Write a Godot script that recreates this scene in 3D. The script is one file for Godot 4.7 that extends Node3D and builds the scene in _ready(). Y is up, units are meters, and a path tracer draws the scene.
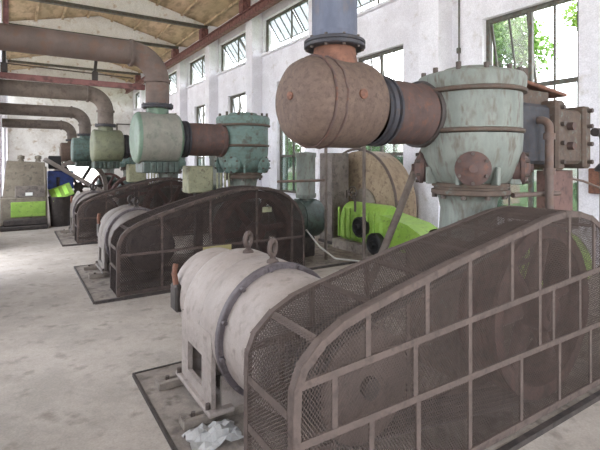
extends Node3D

# ---------------------------------------------------------------- settings
const EYE := 1.55                 # camera height
const UNIT := 3.85                # distance between compressor sets
const BAY := 3.77                 # distance between wall piers
const WALL_X := 6.8
const LEFT_X := -0.75
const END_Z := -32.0
const BACK_Z := 5.0
const EAVE := 6.9
const RIDGE := 7.8
const RIDGE_X := 3.03
var M := {}
var used := {}
var rng := RandomNumberGenerator.new()

# ---------------------------------------------------------------- mesh helpers
func mb() -> SurfaceTool:
	var st := SurfaceTool.new()
	st.begin(Mesh.PRIMITIVE_TRIANGLES)
	return st

func tri(st: SurfaceTool, a: Vector3, b: Vector3, c: Vector3, na: Vector3, nb: Vector3, nc: Vector3) -> void:
	# front faces run clockwise seen from outside
	if (b - a).cross(c - a).dot(na + nb + nc) > 0.0:
		st.set_normal(na); st.add_vertex(a)
		st.set_normal(nc); st.add_vertex(c)
		st.set_normal(nb); st.add_vertex(b)
	else:
		st.set_normal(na); st.add_vertex(a)
		st.set_normal(nb); st.add_vertex(b)
		st.set_normal(nc); st.add_vertex(c)

func quad(st: SurfaceTool, a: Vector3, b: Vector3, c: Vector3, d: Vector3, n: Vector3) -> void:
	tri(st, a, b, c, n, n, n)
	tri(st, a, c, d, n, n, n)

func box(st: SurfaceTool, c: Vector3, s: Vector3, bs := Basis(), bev := 0.0) -> void:
	# a box; with bev > 0 its twelve edges are chamfered
	var h := s * 0.5
	if bev <= 0.0:
		for ax in 3:
			for sg in [-1.0, 1.0]:
				var n := Vector3.ZERO
				n[ax] = sg
				var u := Vector3.ZERO
				u[(ax + 1) % 3] = h[(ax + 1) % 3]
				var v := Vector3.ZERO
				v[(ax + 2) % 3] = h[(ax + 2) % 3]
				var o: Vector3 = n * h[ax]
				quad(st, c + bs * (o - u - v), c + bs * (o + u - v), c + bs * (o + u + v), c + bs * (o - u + v), (bs * n).normalized())
		return
	var i := h - Vector3.ONE * minf(bev, 0.45 * minf(s.x, minf(s.y, s.z)))
	var b := h - i
	for ax in 3:
		var a1 := (ax + 1) % 3
		var a2 := (ax + 2) % 3
		for sg in [-1.0, 1.0]:
			var n := Vector3.ZERO
			n[ax] = sg
			var u := Vector3.ZERO
			u[a1] = i[a1]
			var v := Vector3.ZERO
			v[a2] = i[a2]
			var o: Vector3 = n * h[ax]
			quad(st, c + bs * (o - u - v), c + bs * (o + u - v), c + bs * (o + u + v), c + bs * (o - u + v), (bs * n).normalized())
			for s2 in [-1.0, 1.0]:
				var e := Vector3.ZERO
				e[a1] = s2
				var p: Vector3 = n * h[ax] + e * i[a1]
				var q: Vector3 = n * i[ax] + e * h[a1]
				quad(st, c + bs * (p - v), c + bs * (p + v), c + bs * (q + v), c + bs * (q - v), (bs * (n + e)).normalized())
	for sx in [-1.0, 1.0]:
		for sy in [-1.0, 1.0]:
			for sz in [-1.0, 1.0]:
				var k := Vector3(sx, sy, sz)
				var n2 := (bs * k).normalized()
				tri(st, c + bs * (k * Vector3(h.x, i.y, i.z)), c + bs * (k * Vector3(i.x, h.y, i.z)), c + bs * (k * Vector3(i.x, i.y, h.z)), n2, n2, n2)

func span(st: SurfaceTool, lo: Vector3, hi: Vector3, bev := 0.0) -> void:
	box(st, (lo + hi) * 0.5, (hi - lo).abs(), Basis(), bev)

func frame_of(dir: Vector3) -> Basis:
	# a basis whose y runs along dir
	var y := dir.normalized()
	var x := y.cross(Vector3(0, 0, 1) if absf(y.z) < 0.9 else Vector3(1, 0, 0)).normalized()
	return Basis(x, y, x.cross(y))

func lathe(st: SurfaceTool, at: Vector3, axis: Vector3, prof: Array, seg := 28, a0 := 0.0, a1 := TAU) -> void:
	# prof: [radius, height along axis] pairs; soft where the profile bends less than 40 degrees
	var bs := frame_of(axis)
	var n := prof.size()
	var sn: Array = []
	for k in n - 1:
		var d := Vector2(prof[k + 1][0] - prof[k][0], prof[k + 1][1] - prof[k][1])
		sn.append(Vector2(d.y, -d.x).normalized())
	# outward side: the profile is given from low to high height for an outer wall
	for k in n - 1:
		var p0: Array = prof[k]
		var p1: Array = prof[k + 1]
		var m: Vector2 = sn[k]
		if m == Vector2.ZERO:
			continue
		var m0 := m
		var m1 := m
		if k > 0 and m.dot(sn[k - 1]) > 0.76:
			m0 = (m + sn[k - 1]).normalized()
		if k < n - 2 and m.dot(sn[k + 1]) > 0.76:
			m1 = (m + sn[k + 1]).normalized()
		for j in seg:
			var t0 := a0 + (a1 - a0) * j / seg
			var t1 := a0 + (a1 - a0) * (j + 1) / seg
			var e0 := Vector3(cos(t0), 0, sin(t0))
			var e1 := Vector3(cos(t1), 0, sin(t1))
			var y := Vector3(0, 1, 0)
			var a: Vector3 = at + bs * (e0 * p0[0] + y * p0[1])
			var b: Vector3 = at + bs * (e1 * p0[0] + y * p0[1])
			var c: Vector3 = at + bs * (e1 * p1[0] + y * p1[1])
			var d2: Vector3 = at + bs * (e0 * p1[0] + y * p1[1])
			var na := bs * (e0 * m0.x + y * m0.y)
			var nb := bs * (e1 * m0.x + y * m0.y)
			var nc := bs * (e1 * m1.x + y * m1.y)
			var nd := bs * (e0 * m1.x + y * m1.y)
			if p0[0] > 0.0001:
				tri(st, a, b, c, na, nb, nc)
			if p1[0] > 0.0001:
				tri(st, a, c, d2, na, nc, nd)

func rod(st: SurfaceTool, a: Vector3, b: Vector3, r: float, seg := 10, r2 := -1.0) -> void:
	var l := a.distance_to(b)
	var e := r if r2 < 0.0 else r2
	lathe(st, a, b - a, [[0.0, 0.0], [r, 0.0], [e, l], [0.0, l]], seg)

func sweep(st: SurfaceTool, pts: Array, r: float, seg := 12, closed := false, caps := true) -> void:
	var n := pts.size()
	var rings: Array = []
	var norms: Array = []
	var prev := Vector3.ZERO
	for i in n:
		var p: Vector3 = pts[i]
		var a: Vector3 = pts[(i - 1 + n) % n] if closed or i > 0 else p
		var b: Vector3 = pts[(i + 1) % n] if closed or i < n - 1 else p
		var t := (b - a).normalized()
		var x := Vector3.ZERO
		if i == 0:
			x = frame_of(t).x
		else:
			x = (prev - t * prev.dot(t)).normalized()
		prev = x
		var z := t.cross(x)
		var ring: Array = []
		var nn: Array = []
		for j in seg:
			var an := TAU * j / seg
			var d := x * cos(an) + z * sin(an)
			ring.append(p + d * r)
			nn.append(d)
		rings.append(ring)
		norms.append(nn)
	for i in (n if closed else n - 1):
		var i2 := (i + 1) % n
		for j in seg:
			var j2 := (j + 1) % seg
			tri(st, rings[i][j], rings[i][j2], rings[i2][j2], norms[i][j], norms[i][j2], norms[i2][j2])
			tri(st, rings[i][j], rings[i2][j2], rings[i2][j], norms[i][j], norms[i2][j2], norms[i2][j])
	if not closed and caps:
		for e in [0, n - 1]:
			var p: Vector3 = pts[e]
			var o: Vector3 = pts[1] if e == 0 else pts[n - 2]
			var nrm := (p - o).normalized()
			for j in seg:
				tri(st, p, rings[e][j], rings[e][(j + 1) % seg], nrm, nrm, nrm)

func circle_pts(c: Vector3, axis: Vector3, r: float, n := 24, a0 := 0.0, a1 := TAU) -> Array:
	var bs := frame_of(axis)
	var out: Array = []
	for i in n:
		var t := a0 + (a1 - a0) * i / (n if absf(a1 - a0 - TAU) < 0.001 else n - 1)
		out.append(c + bs * (Vector3(cos(t), 0, sin(t)) * r))
	return out

func prism(st: SurfaceTool, poly: PackedVector2Array, xf: Transform3D, depth: float) -> void:
	# polygon in local xy, pushed along local z from 0 to depth
	var idx := Geometry2D.triangulate_polygon(poly)
	var nz := (xf.basis * Vector3(0, 0, 1)).normalized()
	for k in range(0, idx.size(), 3):
		var v: Array = []
		for q in 3:
			v.append(poly[idx[k + q]])
		for e in 2:
			var z := depth * e
			var nn := nz if (e == 1) == (depth > 0) else -nz
			tri(st, xf * Vector3(v[0].x, v[0].y, z), xf * Vector3(v[1].x, v[1].y, z), xf * Vector3(v[2].x, v[2].y, z), nn, nn, nn)
	var cw := Geometry2D.is_polygon_clockwise(poly)
	for i in poly.size():
		var a := poly[i]
		var b := poly[(i + 1) % poly.size()]
		var d := (b - a).normalized()
		var n2 := Vector2(d.y, -d.x)
		if cw:
			n2 = -n2
		quad(st, xf * Vector3(a.x, a.y, 0), xf * Vector3(b.x, b.y, 0), xf * Vector3(b.x, b.y, depth), xf * Vector3(a.x, a.y, depth), (xf.basis * Vector3(n2.x, n2.y, 0)).normalized())

func bend(a: Vector3, corner: Vector3, b: Vector3, r: float, n := 10) -> Array:
	# points of a quarter elbow from the a side to the b side of corner
	var u := (a - corner).normalized()
	var v := (b - corner).normalized()
	var o := corner + (u + v) * r
	var out: Array = []
	for i in n + 1:
		var t := PI * 0.5 * i / n
		out.append(o - v * r * cos(t) - u * r * sin(t))
	return out

# ---------------------------------------------------------------- scene helpers
func numbered(called: String) -> String:
	var k: int = used.get(called, 0)
	used[called] = k + 1
	return called if k == 0 else "%s_%03d" % [called, k]

func thing(called: String, label: String, category: String, at := Vector3.ZERO, group := "") -> Node3D:
	var o := Node3D.new()
	o.name = numbered(called)
	add_child(o)
	o.position = at
	o.set_meta("label", label)
	o.set_meta("category", category)
	if group != "":
		o.set_meta("group", group)
	return o

func part(called: String, st: SurfaceTool, mat: Material, parent: Node3D, label := "") -> MeshInstance3D:
	# shapes are given in the thing's own coordinates
	var o := MeshInstance3D.new()
	o.name = called
	o.mesh = st.commit()
	o.material_override = mat
	o.cast_shadow = GeometryInstance3D.SHADOW_CASTING_SETTING_ON
	parent.add_child(o, true)
	if label != "":
		o.set_meta("label", label)
	return o

func struct(called: String, st: SurfaceTool, mat: Material, parent: Node3D = self) -> MeshInstance3D:
	var o := part(called, st, mat, parent)
	if parent == self:
		o.set_meta("kind", "structure")
	return o

func single(called: String, st: SurfaceTool, mat: Material, label: String, category: String, group := "") -> MeshInstance3D:
	var o := part(numbered(called), st, mat, self)
	o.set_meta("label", label)
	o.set_meta("category", category)
	if group != "":
		o.set_meta("group", group)
	return o

# ---------------------------------------------------------------- materials
func surface(key: String, c1: Color, c2: Color, spots: Color, cut: float, metres: float, rough := 0.8, metal := 0.0, bump := 0.0, streak := 1.0, size := 256) -> StandardMaterial3D:
	# two tones blended by broad noise, with spots of a third where a finer noise passes cut
	var n1 := FastNoiseLite.new()
	n1.seed = hash(key) % 9973
	n1.frequency = 0.012
	n1.fractal_octaves = 4
	var n2 := FastNoiseLite.new()
	n2.seed = hash(key) % 7919 + 17
	n2.frequency = 0.022
	n2.fractal_octaves = 5
	var a := n1.get_seamless_image(size, size)
	var b := n2.get_seamless_image(size, size)
	var n3 := FastNoiseLite.new()
	n3.seed = hash(key) % 6007 + 5
	n3.frequency = 0.07
	n3.fractal_octaves = 3
	var d := n3.get_seamless_image(size, size)
	var img := Image.create(size, size, true, Image.FORMAT_RGB8)
	var hgt := Image.create(size, size, false, Image.FORMAT_L8)
	var r := RandomNumberGenerator.new()
	r.seed = hash(key)
	for y in size:
		var ys := int(y / streak) % size
		for x in size:
			var p := a.get_pixel(x, ys).r
			var q := b.get_pixel(x, ys).r
			var f := d.get_pixel(x, ys).r
			var c := c1.lerp(c2, smoothstep(0.2, 0.8, p * 0.7 + f * 0.3))
			var s := smoothstep(cut - 0.14, cut + 0.22, q * 0.72 + f * 0.28)
			c = c.lerp(spots, s * 0.85)
			var g := 1.0 + (r.randf() - 0.5) * 0.10
			img.set_pixel(x, y, Color(c.r * g, c.g * g, c.b * g))
			if bump > 0.0:
				var h := 0.5 * p + 0.4 * q + 0.1 * r.randf()
				hgt.set_pixel(x, y, Color(h, h, h))
	img.generate_mipmaps()
	var m := StandardMaterial3D.new()
	m.albedo_texture = ImageTexture.create_from_image(img)
	m.roughness = rough
	m.metallic = metal
	m.uv1_triplanar = true
	m.uv1_world_triplanar = true
	m.uv1_scale = Vector3.ONE / metres
	if bump > 0.0:
		hgt.bump_map_to_normal_map(bump)
		m.normal_enabled = true
		m.normal_texture = ImageTexture.create_from_image(hgt)
		m.normal_scale = 1.0
	M[key] = m
	return m

func plain(key: String, c: Color, rough := 0.7, metal := 0.0) -> StandardMaterial3D:
	var m := StandardMaterial3D.new()
	m.albedo_color = c
	m.roughness = rough
	m.metallic = metal
	M[key] = m
	return m

func glass(key: String, c: Color) -> void:
	var m := plain(key, c, 0.05)
	m.transparency = BaseMaterial3D.TRANSPARENCY_ALPHA

func make_materials() -> void:
	surface("floor", Color8(166, 156, 146), Color8(150, 141, 131), Color8(124, 115, 106), 0.70, 3.4, 0.75, 0.0, 1.0, 1.0, 512)
	surface("slab", Color8(142, 132, 122), Color8(120, 110, 101), Color8(88, 79, 72), 0.60, 1.3, 0.8, 0.0, 2.0)
	surface("wall", Color8(236, 235, 240), Color8(224, 222, 227), Color8(190, 184, 178), 0.78, 3.0, 0.9, 0.0, 0.6)
	surface("end_wall", Color8(226, 224, 220), Color8(206, 202, 196), Color8(160, 140, 118), 0.72, 4.0, 0.9)
	surface("ceiling", Color8(196, 170, 140), Color8(172, 152, 122), Color8(138, 122, 96), 0.58, 2.6, 0.9, 0.0, 0.0, 3.0)
	surface("gable", Color8(244, 243, 240), Color8(236, 233, 226), Color8(160, 124, 92), 0.72, 5.0, 0.9)
	surface("crane_steel", Color8(136, 92, 88), Color8(116, 78, 75), Color8(84, 58, 55), 0.6, 1.0, 0.7)
	surface("frame_steel", Color8(98, 98, 90), Color8(82, 80, 74), Color8(96, 70, 54), 0.64, 0.6, 0.7)
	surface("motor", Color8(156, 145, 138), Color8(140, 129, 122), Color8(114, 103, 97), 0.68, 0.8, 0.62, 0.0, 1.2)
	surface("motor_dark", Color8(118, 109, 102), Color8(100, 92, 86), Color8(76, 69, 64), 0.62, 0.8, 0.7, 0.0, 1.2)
	surface("ring", Color8(98, 90, 92), Color8(82, 74, 76), Color8(66, 58, 56), 0.65, 0.5, 0.6)
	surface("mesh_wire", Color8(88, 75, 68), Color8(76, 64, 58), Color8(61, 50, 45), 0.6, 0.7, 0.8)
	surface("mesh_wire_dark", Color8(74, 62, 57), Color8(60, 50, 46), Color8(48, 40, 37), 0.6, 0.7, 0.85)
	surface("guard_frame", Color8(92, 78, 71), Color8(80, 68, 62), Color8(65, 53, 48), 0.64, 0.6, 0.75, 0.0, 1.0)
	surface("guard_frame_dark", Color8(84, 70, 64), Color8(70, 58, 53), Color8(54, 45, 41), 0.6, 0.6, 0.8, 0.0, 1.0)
	surface("greasy", Color8(70, 62, 58), Color8(54, 47, 44), Color8(40, 35, 33), 0.6, 0.8, 0.6, 0.0, 1.5)
	surface("belt", Color8(66, 60, 57), Color8(54, 48, 46), Color8(84, 76, 70), 0.66, 0.4, 0.85)
	surface("flywheel", Color8(92, 62, 56), Color8(74, 52, 48), Color8(56, 42, 38), 0.6, 0.7, 0.65, 0.1)
	surface("teal", Color8(128, 133, 125), Color8(109, 115, 108), Color8(85, 70, 58), 0.66, 0.9, 0.6, 0.0, 1.2, 3.5, 512)
	surface("teal_green", Color8(102, 123, 115), Color8(86, 107, 100), Color8(69, 65, 56), 0.62, 0.8, 0.6, 0.0, 1.2)
	surface("rim_rust", Color8(95, 79, 67), Color8(79, 65, 57), Color8(101, 114, 107), 0.66, 0.4, 0.75, 0.0, 2.0)
	surface("rust_drum", Color8(108, 90, 77), Color8(94, 77, 68), Color8(72, 57, 52), 0.60, 0.55, 0.8, 0.0, 2.5, 1.0, 512)
	surface("rust_orange", Color8(130, 90, 72), Color8(112, 78, 64), Color8(84, 62, 55), 0.6, 0.4, 0.85, 0.0, 2.5)
	surface("corroded", Color8(90, 72, 67), Color8(74, 59, 56), Color8(117, 76, 58), 0.66, 0.5, 0.8, 0.0, 3.0)
	surface("blue_pipe", Color8(101, 106, 122), Color8(84, 89, 104), Color8(106, 97, 97), 0.66, 0.6, 0.6, 0.1, 0.6, 3.0)
	surface("dark_flange", Color8(62, 62, 68), Color8(50, 50, 55), Color8(72, 60, 56), 0.66, 0.4, 0.65, 0.1)
	surface("pipe_rust", Color8(112, 96, 89), Color8(95, 83, 77), Color8(110, 84, 71), 0.62, 1.1, 0.75, 0.0, 1.0)
	surface("pipe_grey", Color8(112, 101, 93), Color8(97, 87, 80), Color8(80, 67, 61), 0.62, 1.1, 0.75, 0.0, 1.0)
	surface("green_paint", Color8(101, 123, 102), Color8(89, 111, 94), Color8(74, 81, 69), 0.66, 1.0, 0.5, 0.0, 0.6)
	surface("dust_grey", Color8(136, 133, 123), Color8(123, 121, 112), Color8(105, 110, 98), 0.64, 0.7, 0.9)
	surface("olive_paint", Color8(115, 119, 95), Color8(100, 103, 84), Color8(79, 76, 64), 0.66, 0.8, 0.6)
	surface("dark_green", Color8(74, 88, 80), Color8(58, 70, 64), Color8(52, 48, 44), 0.6, 0.6, 0.5, 0.0, 1.0)
	surface("cream_green", Color8(148, 146, 118), Color8(131, 131, 106), Color8(92, 84, 69), 0.68, 0.6, 0.65)
	surface("brown_column", Color8(114, 86, 79), Color8(100, 76, 70), Color8(79, 60, 55), 0.62, 0.6, 0.75, 0.0, 1.0)
	surface("lime", Color8(142, 175, 76), Color8(126, 161, 64), Color8(101, 116, 64), 0.72, 0.8, 0.5)
	surface("tan_hood", Color8(148, 130, 106), Color8(132, 114, 93), Color8(99, 81, 67), 0.66, 0.9, 0.75)
	surface("tan_cabinet", Color8(122, 114, 100), Color8(107, 98, 86), Color8(83, 76, 67), 0.66, 0.9, 0.75)
	surface("blue_paint", Color8(44, 70, 150), Color8(34, 56, 122), Color8(50, 50, 62), 0.68, 0.6, 0.5)
	surface("grass", Color8(84, 108, 54), Color8(74, 98, 48), Color8(104, 118, 66), 0.62, 2.0, 0.95)
	surface("yard", Color8(176, 170, 164), Color8(160, 154, 148), Color8(140, 134, 128), 0.66, 3.0, 0.95)
	surface("bark", Color8(92, 74, 58), Color8(74, 60, 48), Color8(58, 48, 40), 0.6, 0.5, 0.95)
	surface("pink_brick", Color8(196, 160, 146), Color8(184, 146, 132), Color8(206, 190, 180), 0.68, 1.6, 0.95)
	surface("paper", Color8(190, 188, 184), Color8(172, 170, 167), Color8(160, 160, 160), 0.68, 0.25, 0.9)
	plain("black", Color8(28, 27, 27), 0.6)
	plain("dark_hole", Color8(40, 36, 34), 0.9)
	plain("bolt", Color8(84, 74, 68), 0.6, 0.3)
	plain("hose", Color8(178, 174, 168), 0.6)
	plain("white_paint", Color8(222, 222, 218), 0.7)
	plain("yellow_plate", Color8(150, 140, 96), 0.6)
	plain("lime_light", Color8(176, 232, 96), 0.5)
	glass("pane", Color(0.45, 0.52, 0.46, 0.25))
	glass("green_pane", Color(0.36, 0.46, 0.41, 0.66))
	for k in 3:
		var lf := plain("leaf%d" % k, [Color8(74, 104, 36), Color8(62, 92, 34), Color8(94, 116, 44)][k], 0.7)
		lf.backlight_enabled = true
		lf.backlight = Color(0.22, 0.32, 0.06)
		lf.cull_mode = BaseMaterial3D.CULL_DISABLED

# ---------------------------------------------------------------- the building
func holed_wall(st: SurfaceTool, lo: float, hi: float, top: float, holes: Array, put: Callable) -> void:
	# holes: [s0, s1, y0, y1]; put(s0, s1, y0, y1) adds one solid piece
	var cuts: Array = [lo, hi]
	for h in holes:
		cuts.append(h[0])
		cuts.append(h[1])
	cuts.sort()
	for i in cuts.size() - 1:
		var a: float = cuts[i]
		var b: float = cuts[i + 1]
		if b - a < 0.001:
			continue
		var mid := (a + b) * 0.5
		var gaps: Array = []
		for h in holes:
			if mid > h[0] and mid < h[1]:
				gaps.append([h[2], h[3]])
		gaps.sort_custom(func(p, q): return p[0] < q[0])
		var y := 0.0
		for g in gaps:
			if g[0] > y + 0.001:
				put.call(a, b, y, g[0])
			y = g[1]
		if top > y + 0.001:
			put.call(a, b, y, top)

var window_count := 0

func new_window(at: Vector3) -> Node3D:
	window_count += 1
	var w := Node3D.new()
	w.name = "window_%d" % window_count
	add_child(w)
	w.position = at
	w.set_meta("kind", "structure")
	return w

func bars(st: SurfaceTool, z0: float, z1: float, y0: float, y1: float, t: float) -> void:
	span(st, Vector3(-t, y0, z0), Vector3(t, y0 + 2 * t, z1))
	span(st, Vector3(-t, y1 - 2 * t, z0), Vector3(t, y1, z1))
	span(st, Vector3(-t, y0 + 2 * t, z0), Vector3(t, y1 - 2 * t, z0 + 2 * t))
	span(st, Vector3(-t, y0 + 2 * t, z1 - 2 * t), Vector3(t, y1 - 2 * t, z1))

func sash(w: Node3D, called: String, z0: float, z1: float, top: float, hgt: float, tilt: float, cols: int, rows: int, paned: String) -> void:
	# a sash hung from its top edge and pushed outward by tilt
	var s := Node3D.new()
	s.name = called
	w.add_child(s, true)
	s.position = Vector3(0, top, 0)
	s.rotation.z = tilt
	var st := mb()
	bars(st, z0, z1, -hgt, 0.0, 0.018)
	for c in range(1, cols):
		var z := lerpf(z0, z1, float(c) / cols)
		span(st, Vector3(-0.012, -hgt, z - 0.014), Vector3(0.012, 0, z + 0.014))
	for r in range(1, rows):
		var y := -hgt * r / rows
		span(st, Vector3(-0.012, y - 0.012, z0), Vector3(0.012, y + 0.012, z1))
	part("sash_frame", st, M.frame_steel, s)
	for c in cols:
		for r in rows:
			var p := mb()
			var za := lerpf(z0, z1, float(c) / cols) + 0.014
			var zb := lerpf(z0, z1, float(c + 1) / cols) - 0.014
			span(p, Vector3(-0.003, -hgt * (r + 1) / rows + 0.012, za), Vector3(0.003, -hgt * r / rows - 0.012, zb))
			part("pane", p, M[paned], s)

func upper_window(x: float, zc: float, out: float, detail: bool) -> void:
	# wide clerestory window, top-hung sash pushed open
	var w := new_window(Vector3(x, 0, zc))
	var st := mb()
	bars(st, -1.55, 1.55, 5.0, 6.15, 0.03)
	span(st, Vector3(-0.02, 5.03, -0.02), Vector3(0.02, 6.12, 0.02))
	part("window_frame", st, M.frame_steel, w)
	if detail:
		sash(w, "sash", -1.5, -0.03, 6.12, 0.8, out * 0.62, 4, 1, "green_pane")
		sash(w, "sash", 0.03, 1.5, 6.12, 0.8, out * 0.62, 4, 1, "green_pane")
	var sl := mb()
	span(sl, Vector3(-0.25 * signf(out), 4.94, -1.58), Vector3(0.1 * signf(out), 5.0, 1.58))
	part("window_sill", sl, M.wall, w)

func lower_window(x: float, zc: float, out: float, y0: float, detail: bool) -> void:
	var w := new_window(Vector3(x, 0, zc))
	var st := mb()
	bars(st, -0.78, 0.78, y0, 4.0, 0.035)
	span(st, Vector3(-0.03, y0, -0.03), Vector3(0.03, 4.0, 0.03))
	for y in [1.7, 2.75]:
		span(st, Vector3(-0.03, y - 0.035, -0.76), Vector3(0.03, y + 0.035, 0.76))
	part("window_frame", st, M.frame_steel, w)
	if detail:
		sash(w, "sash", -0.72, -0.04, 3.95, 1.15, out * 0.22, 2, 1, "pane")
		var f := mb()
		span(f, Vector3(-0.012, 2.79, 0.36), Vector3(0.012, 3.95, 0.39))
		part("glazing_bar", f, M.frame_steel, w)
		for r in [[y0 + 0.07, 1.665], [1.735, 2.715]]:
			for s in [[-0.71, -0.38], [-0.36, -0.03], [0.03, 0.36], [0.38, 0.71]]:
				var p := mb()
				span(p, Vector3(-0.003, r[0], s[0]), Vector3(0.003, r[1], s[1]))
				part("pane", p, M.green_pane if r[0] < 1.7 else M.pane, w)
			var g := mb()
			for z in [-0.37, 0.37]:
				span(g, Vector3(-0.012, r[0], z - 0.012), Vector3(0.012, r[1], z + 0.012))
			part("glazing_bar", g, M.frame_steel, w)

func build_hall() -> void:
	var st := mb()
	span(st, Vector3(LEFT_X - 0.3, -0.3, END_Z - 0.3), Vector3(WALL_X + 0.3, 0, BACK_Z + 0.3))
	struct("floor", st, M.floor)
	# pier positions
	var piers: Array = []
	for k in range(-2, 8):
		piers.append(-5.67 - BAY * k)
	# right wall
	var holes: Array = []
	for z in piers:
		var zu: float = z + BAY * 0.5
		if zu + 1.6 > BACK_Z or zu - 1.6 < END_Z:
			continue
		holes.append([zu - 1.55, zu + 1.55, 5.0, 6.15])
		var zl: float = z + (1.66 if z > -6.0 else 2.0)
		holes.append([zl - 0.78, zl + 0.78, 0.6, 4.0])
	st = mb()
	holed_wall(st, END_Z - 0.3, BACK_Z + 0.3, EAVE, holes, func(a, b, y0, y1): span(st, Vector3(WALL_X, y0, a), Vector3(WALL_X + 0.3, y1, b)))
	struct("wall_right", st, M.wall)
	var left_holes: Array = holes.duplicate()
	for d in [-8.35, -19.66, -27.2]:
		left_holes.append([d - 1.1, d + 1.1, 0.0, 3.2])
	left_holes = left_holes.filter(func(h): return h[2] > 4.0 or h[2] < 0.1 or not (left_holes.any(func(g): return g[2] < 0.1 and h[0] < g[1] and h[1] > g[0])))
	st = mb()
	holed_wall(st, END_Z - 0.3, BACK_Z + 0.3, EAVE, left_holes, func(a, b, y0, y1): span(st, Vector3(LEFT_X - 0.3, y0, a), Vector3(LEFT_X, y1, b)))
	struct("wall_left", st, M.wall)
	for z in piers:
		var zu: float = z + BAY * 0.5
		if zu + 1.6 > BACK_Z or zu - 1.6 < END_Z:
			continue
		var near: bool = zu < 0.0
		var zl: float = z + (1.66 if z > -6.0 else 2.0)
		upper_window(WALL_X + 0.14, zu, 1.0, near)
		lower_window(WALL_X + 0.14, zl, 1.0, 0.6, near)
		upper_window(LEFT_X - 0.2, zu, -1.0, false)
		if left_holes.any(func(h): return h[2] > 0.1 and h[2] < 4.0 and absf((h[0] + h[1]) * 0.5 - zl) < 0.1):
			lower_window(LEFT_X - 0.2, zl, -1.0, 0.6, false)
	var n := 0
	for z in piers:
		if z < END_Z + 0.3 or z > BACK_Z - 0.3:
			continue
		for sd in [1, -1]:
			n += 1
			st = mb()
			var xw: float = WALL_X if sd > 0 else LEFT_X
			span(st, Vector3(xw - 0.37 * sd, 0, z - 0.24), Vector3(xw + 0.02 * sd, EAVE, z + 0.24), 0.01)
			struct("trim_%d" % n, st, M.wall)
	# end walls, with gables
	var door := [[2.55, 4.65, 0.0, 2.05]]
	st = mb()
	holed_wall(st, LEFT_X, WALL_X, EAVE, door, func(a, b, y0, y1): span(st, Vector3(a, y0, END_Z - 0.3), Vector3(b, y1, END_Z)))
	prism(st, PackedVector2Array([Vector2(LEFT_X, EAVE), Vector2(WALL_X, EAVE), Vector2(RIDGE_X, RIDGE)]), Transform3D(Basis(), Vector3(0, 0, END_Z - 0.3)), 0.3)
	struct("wall_back", st, M.end_wall)
	st = mb()
	holed_wall(st, LEFT_X, WALL_X, EAVE, [[-0.2, 5.6, 0.0, 4.6]], func(a, b, y0, y1): span(st, Vector3(a, y0, BACK_Z), Vector3(b, y1, BACK_Z + 0.3)))
	prism(st, PackedVector2Array([Vector2(LEFT_X, EAVE), Vector2(WALL_X, EAVE), Vector2(RIDGE_X, RIDGE)]), Transform3D(Basis(), Vector3(0, 0, BACK_Z)), 0.3)
	struct("wall_front", st, M.end_wall)
	# roof: two boarded slopes, purlins under them
	st = mb()
	var d := 0.14
	prism(st, PackedVector2Array([Vector2(LEFT_X - 0.6, EAVE - 0.14), Vector2(RIDGE_X, RIDGE), Vector2(WALL_X + 0.6, EAVE - 0.14), Vector2(WALL_X + 0.6, EAVE - 0.14 + d), Vector2(RIDGE_X, RIDGE + d), Vector2(LEFT_X - 0.6, EAVE - 0.14 + d)]), Transform3D(Basis(), Vector3(0, 0, END_Z - 0.5)), BACK_Z - END_Z + 1.0)
	var ceil := struct("ceiling", st, M.ceiling)
	for sd in [-1, 1]:
		for k in 4:
			var t := (k + 0.5) / 4.0
			var x := lerpf(RIDGE_X, WALL_X if sd > 0 else LEFT_X, t)
			var y := lerpf(RIDGE, EAVE, t) - 0.05
			st = mb()
			span(st, Vector3(x - 0.04, y - 0.05, END_Z), Vector3(x + 0.04, y + 0.04, BACK_Z))
			part("purlin", st, M.ceiling, ceil)
	# gable trusses with white boarded triangles
	for z in piers:
		if z < END_Z + 0.3 or z > BACK_Z - 0.3:
			continue
		var t := Node3D.new()
		n += 1
		t.name = "trim_%d" % n
		add_child(t)
		t.set_meta("kind", "structure")
		st = mb()
		var tp := EAVE + 0.02
		prism(st, PackedVector2Array([Vector2(LEFT_X + 0.3, tp), Vector2(WALL_X - 0.3, tp), Vector2(WALL_X - 0.45, tp + 0.05), Vector2(RIDGE_X, RIDGE - 0.03), Vector2(LEFT_X + 0.45, tp + 0.05)]), Transform3D(Basis(), Vector3(0, 0, z - 0.05)), 0.1)
		part("gable_board", st, M.gable, t)
		st = mb()
		span(st, Vector3(LEFT_X + 0.01, EAVE - 0.1, z - 0.08), Vector3(WALL_X - 0.01, EAVE + 0.02, z + 0.08))
		part("tie_beam", st, M.frame_steel, t)
	# crane runway on the right
	var rail := thing("crane_rail", "long reddish brown steel crane rail running along the window wall", "rail", Vector3(6.27, 6.1, -13.5))
	st = mb()
	var hl := 18.2
	span(st, Vector3(-0.09, 0.0, -hl), Vector3(0.09, 0.04, hl))
	span(st, Vector3(-0.02, 0.04, -hl), Vector3(0.02, 0.25, hl))
	span(st, Vector3(-0.09, 0.25, -hl), Vector3(0.09, 0.29, hl))
	part("beam", st, M.crane_steel, rail)
	for z in piers:
		if z < END_Z + 0.3 or z > BACK_Z - 0.3:
			continue
		st = mb()
		span(st, Vector3(-0.12, 0.29, z + 13.5 - 0.16), Vector3(0.16, 0.68, z + 13.5 + 0.16), 0.01)
		part("bracket", st, M.crane_steel, rail)
	# conduit down the pier
	var c := mb()
	rod(c, Vector3(6.77, 0.1, -5.25), Vector3(6.77, 6.0, -5.25), 0.014, 6)
	box(c, Vector3(6.76, 3.55, -5.25), Vector3(0.05, 0.1, 0.07), Basis(), 0.008)
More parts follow.
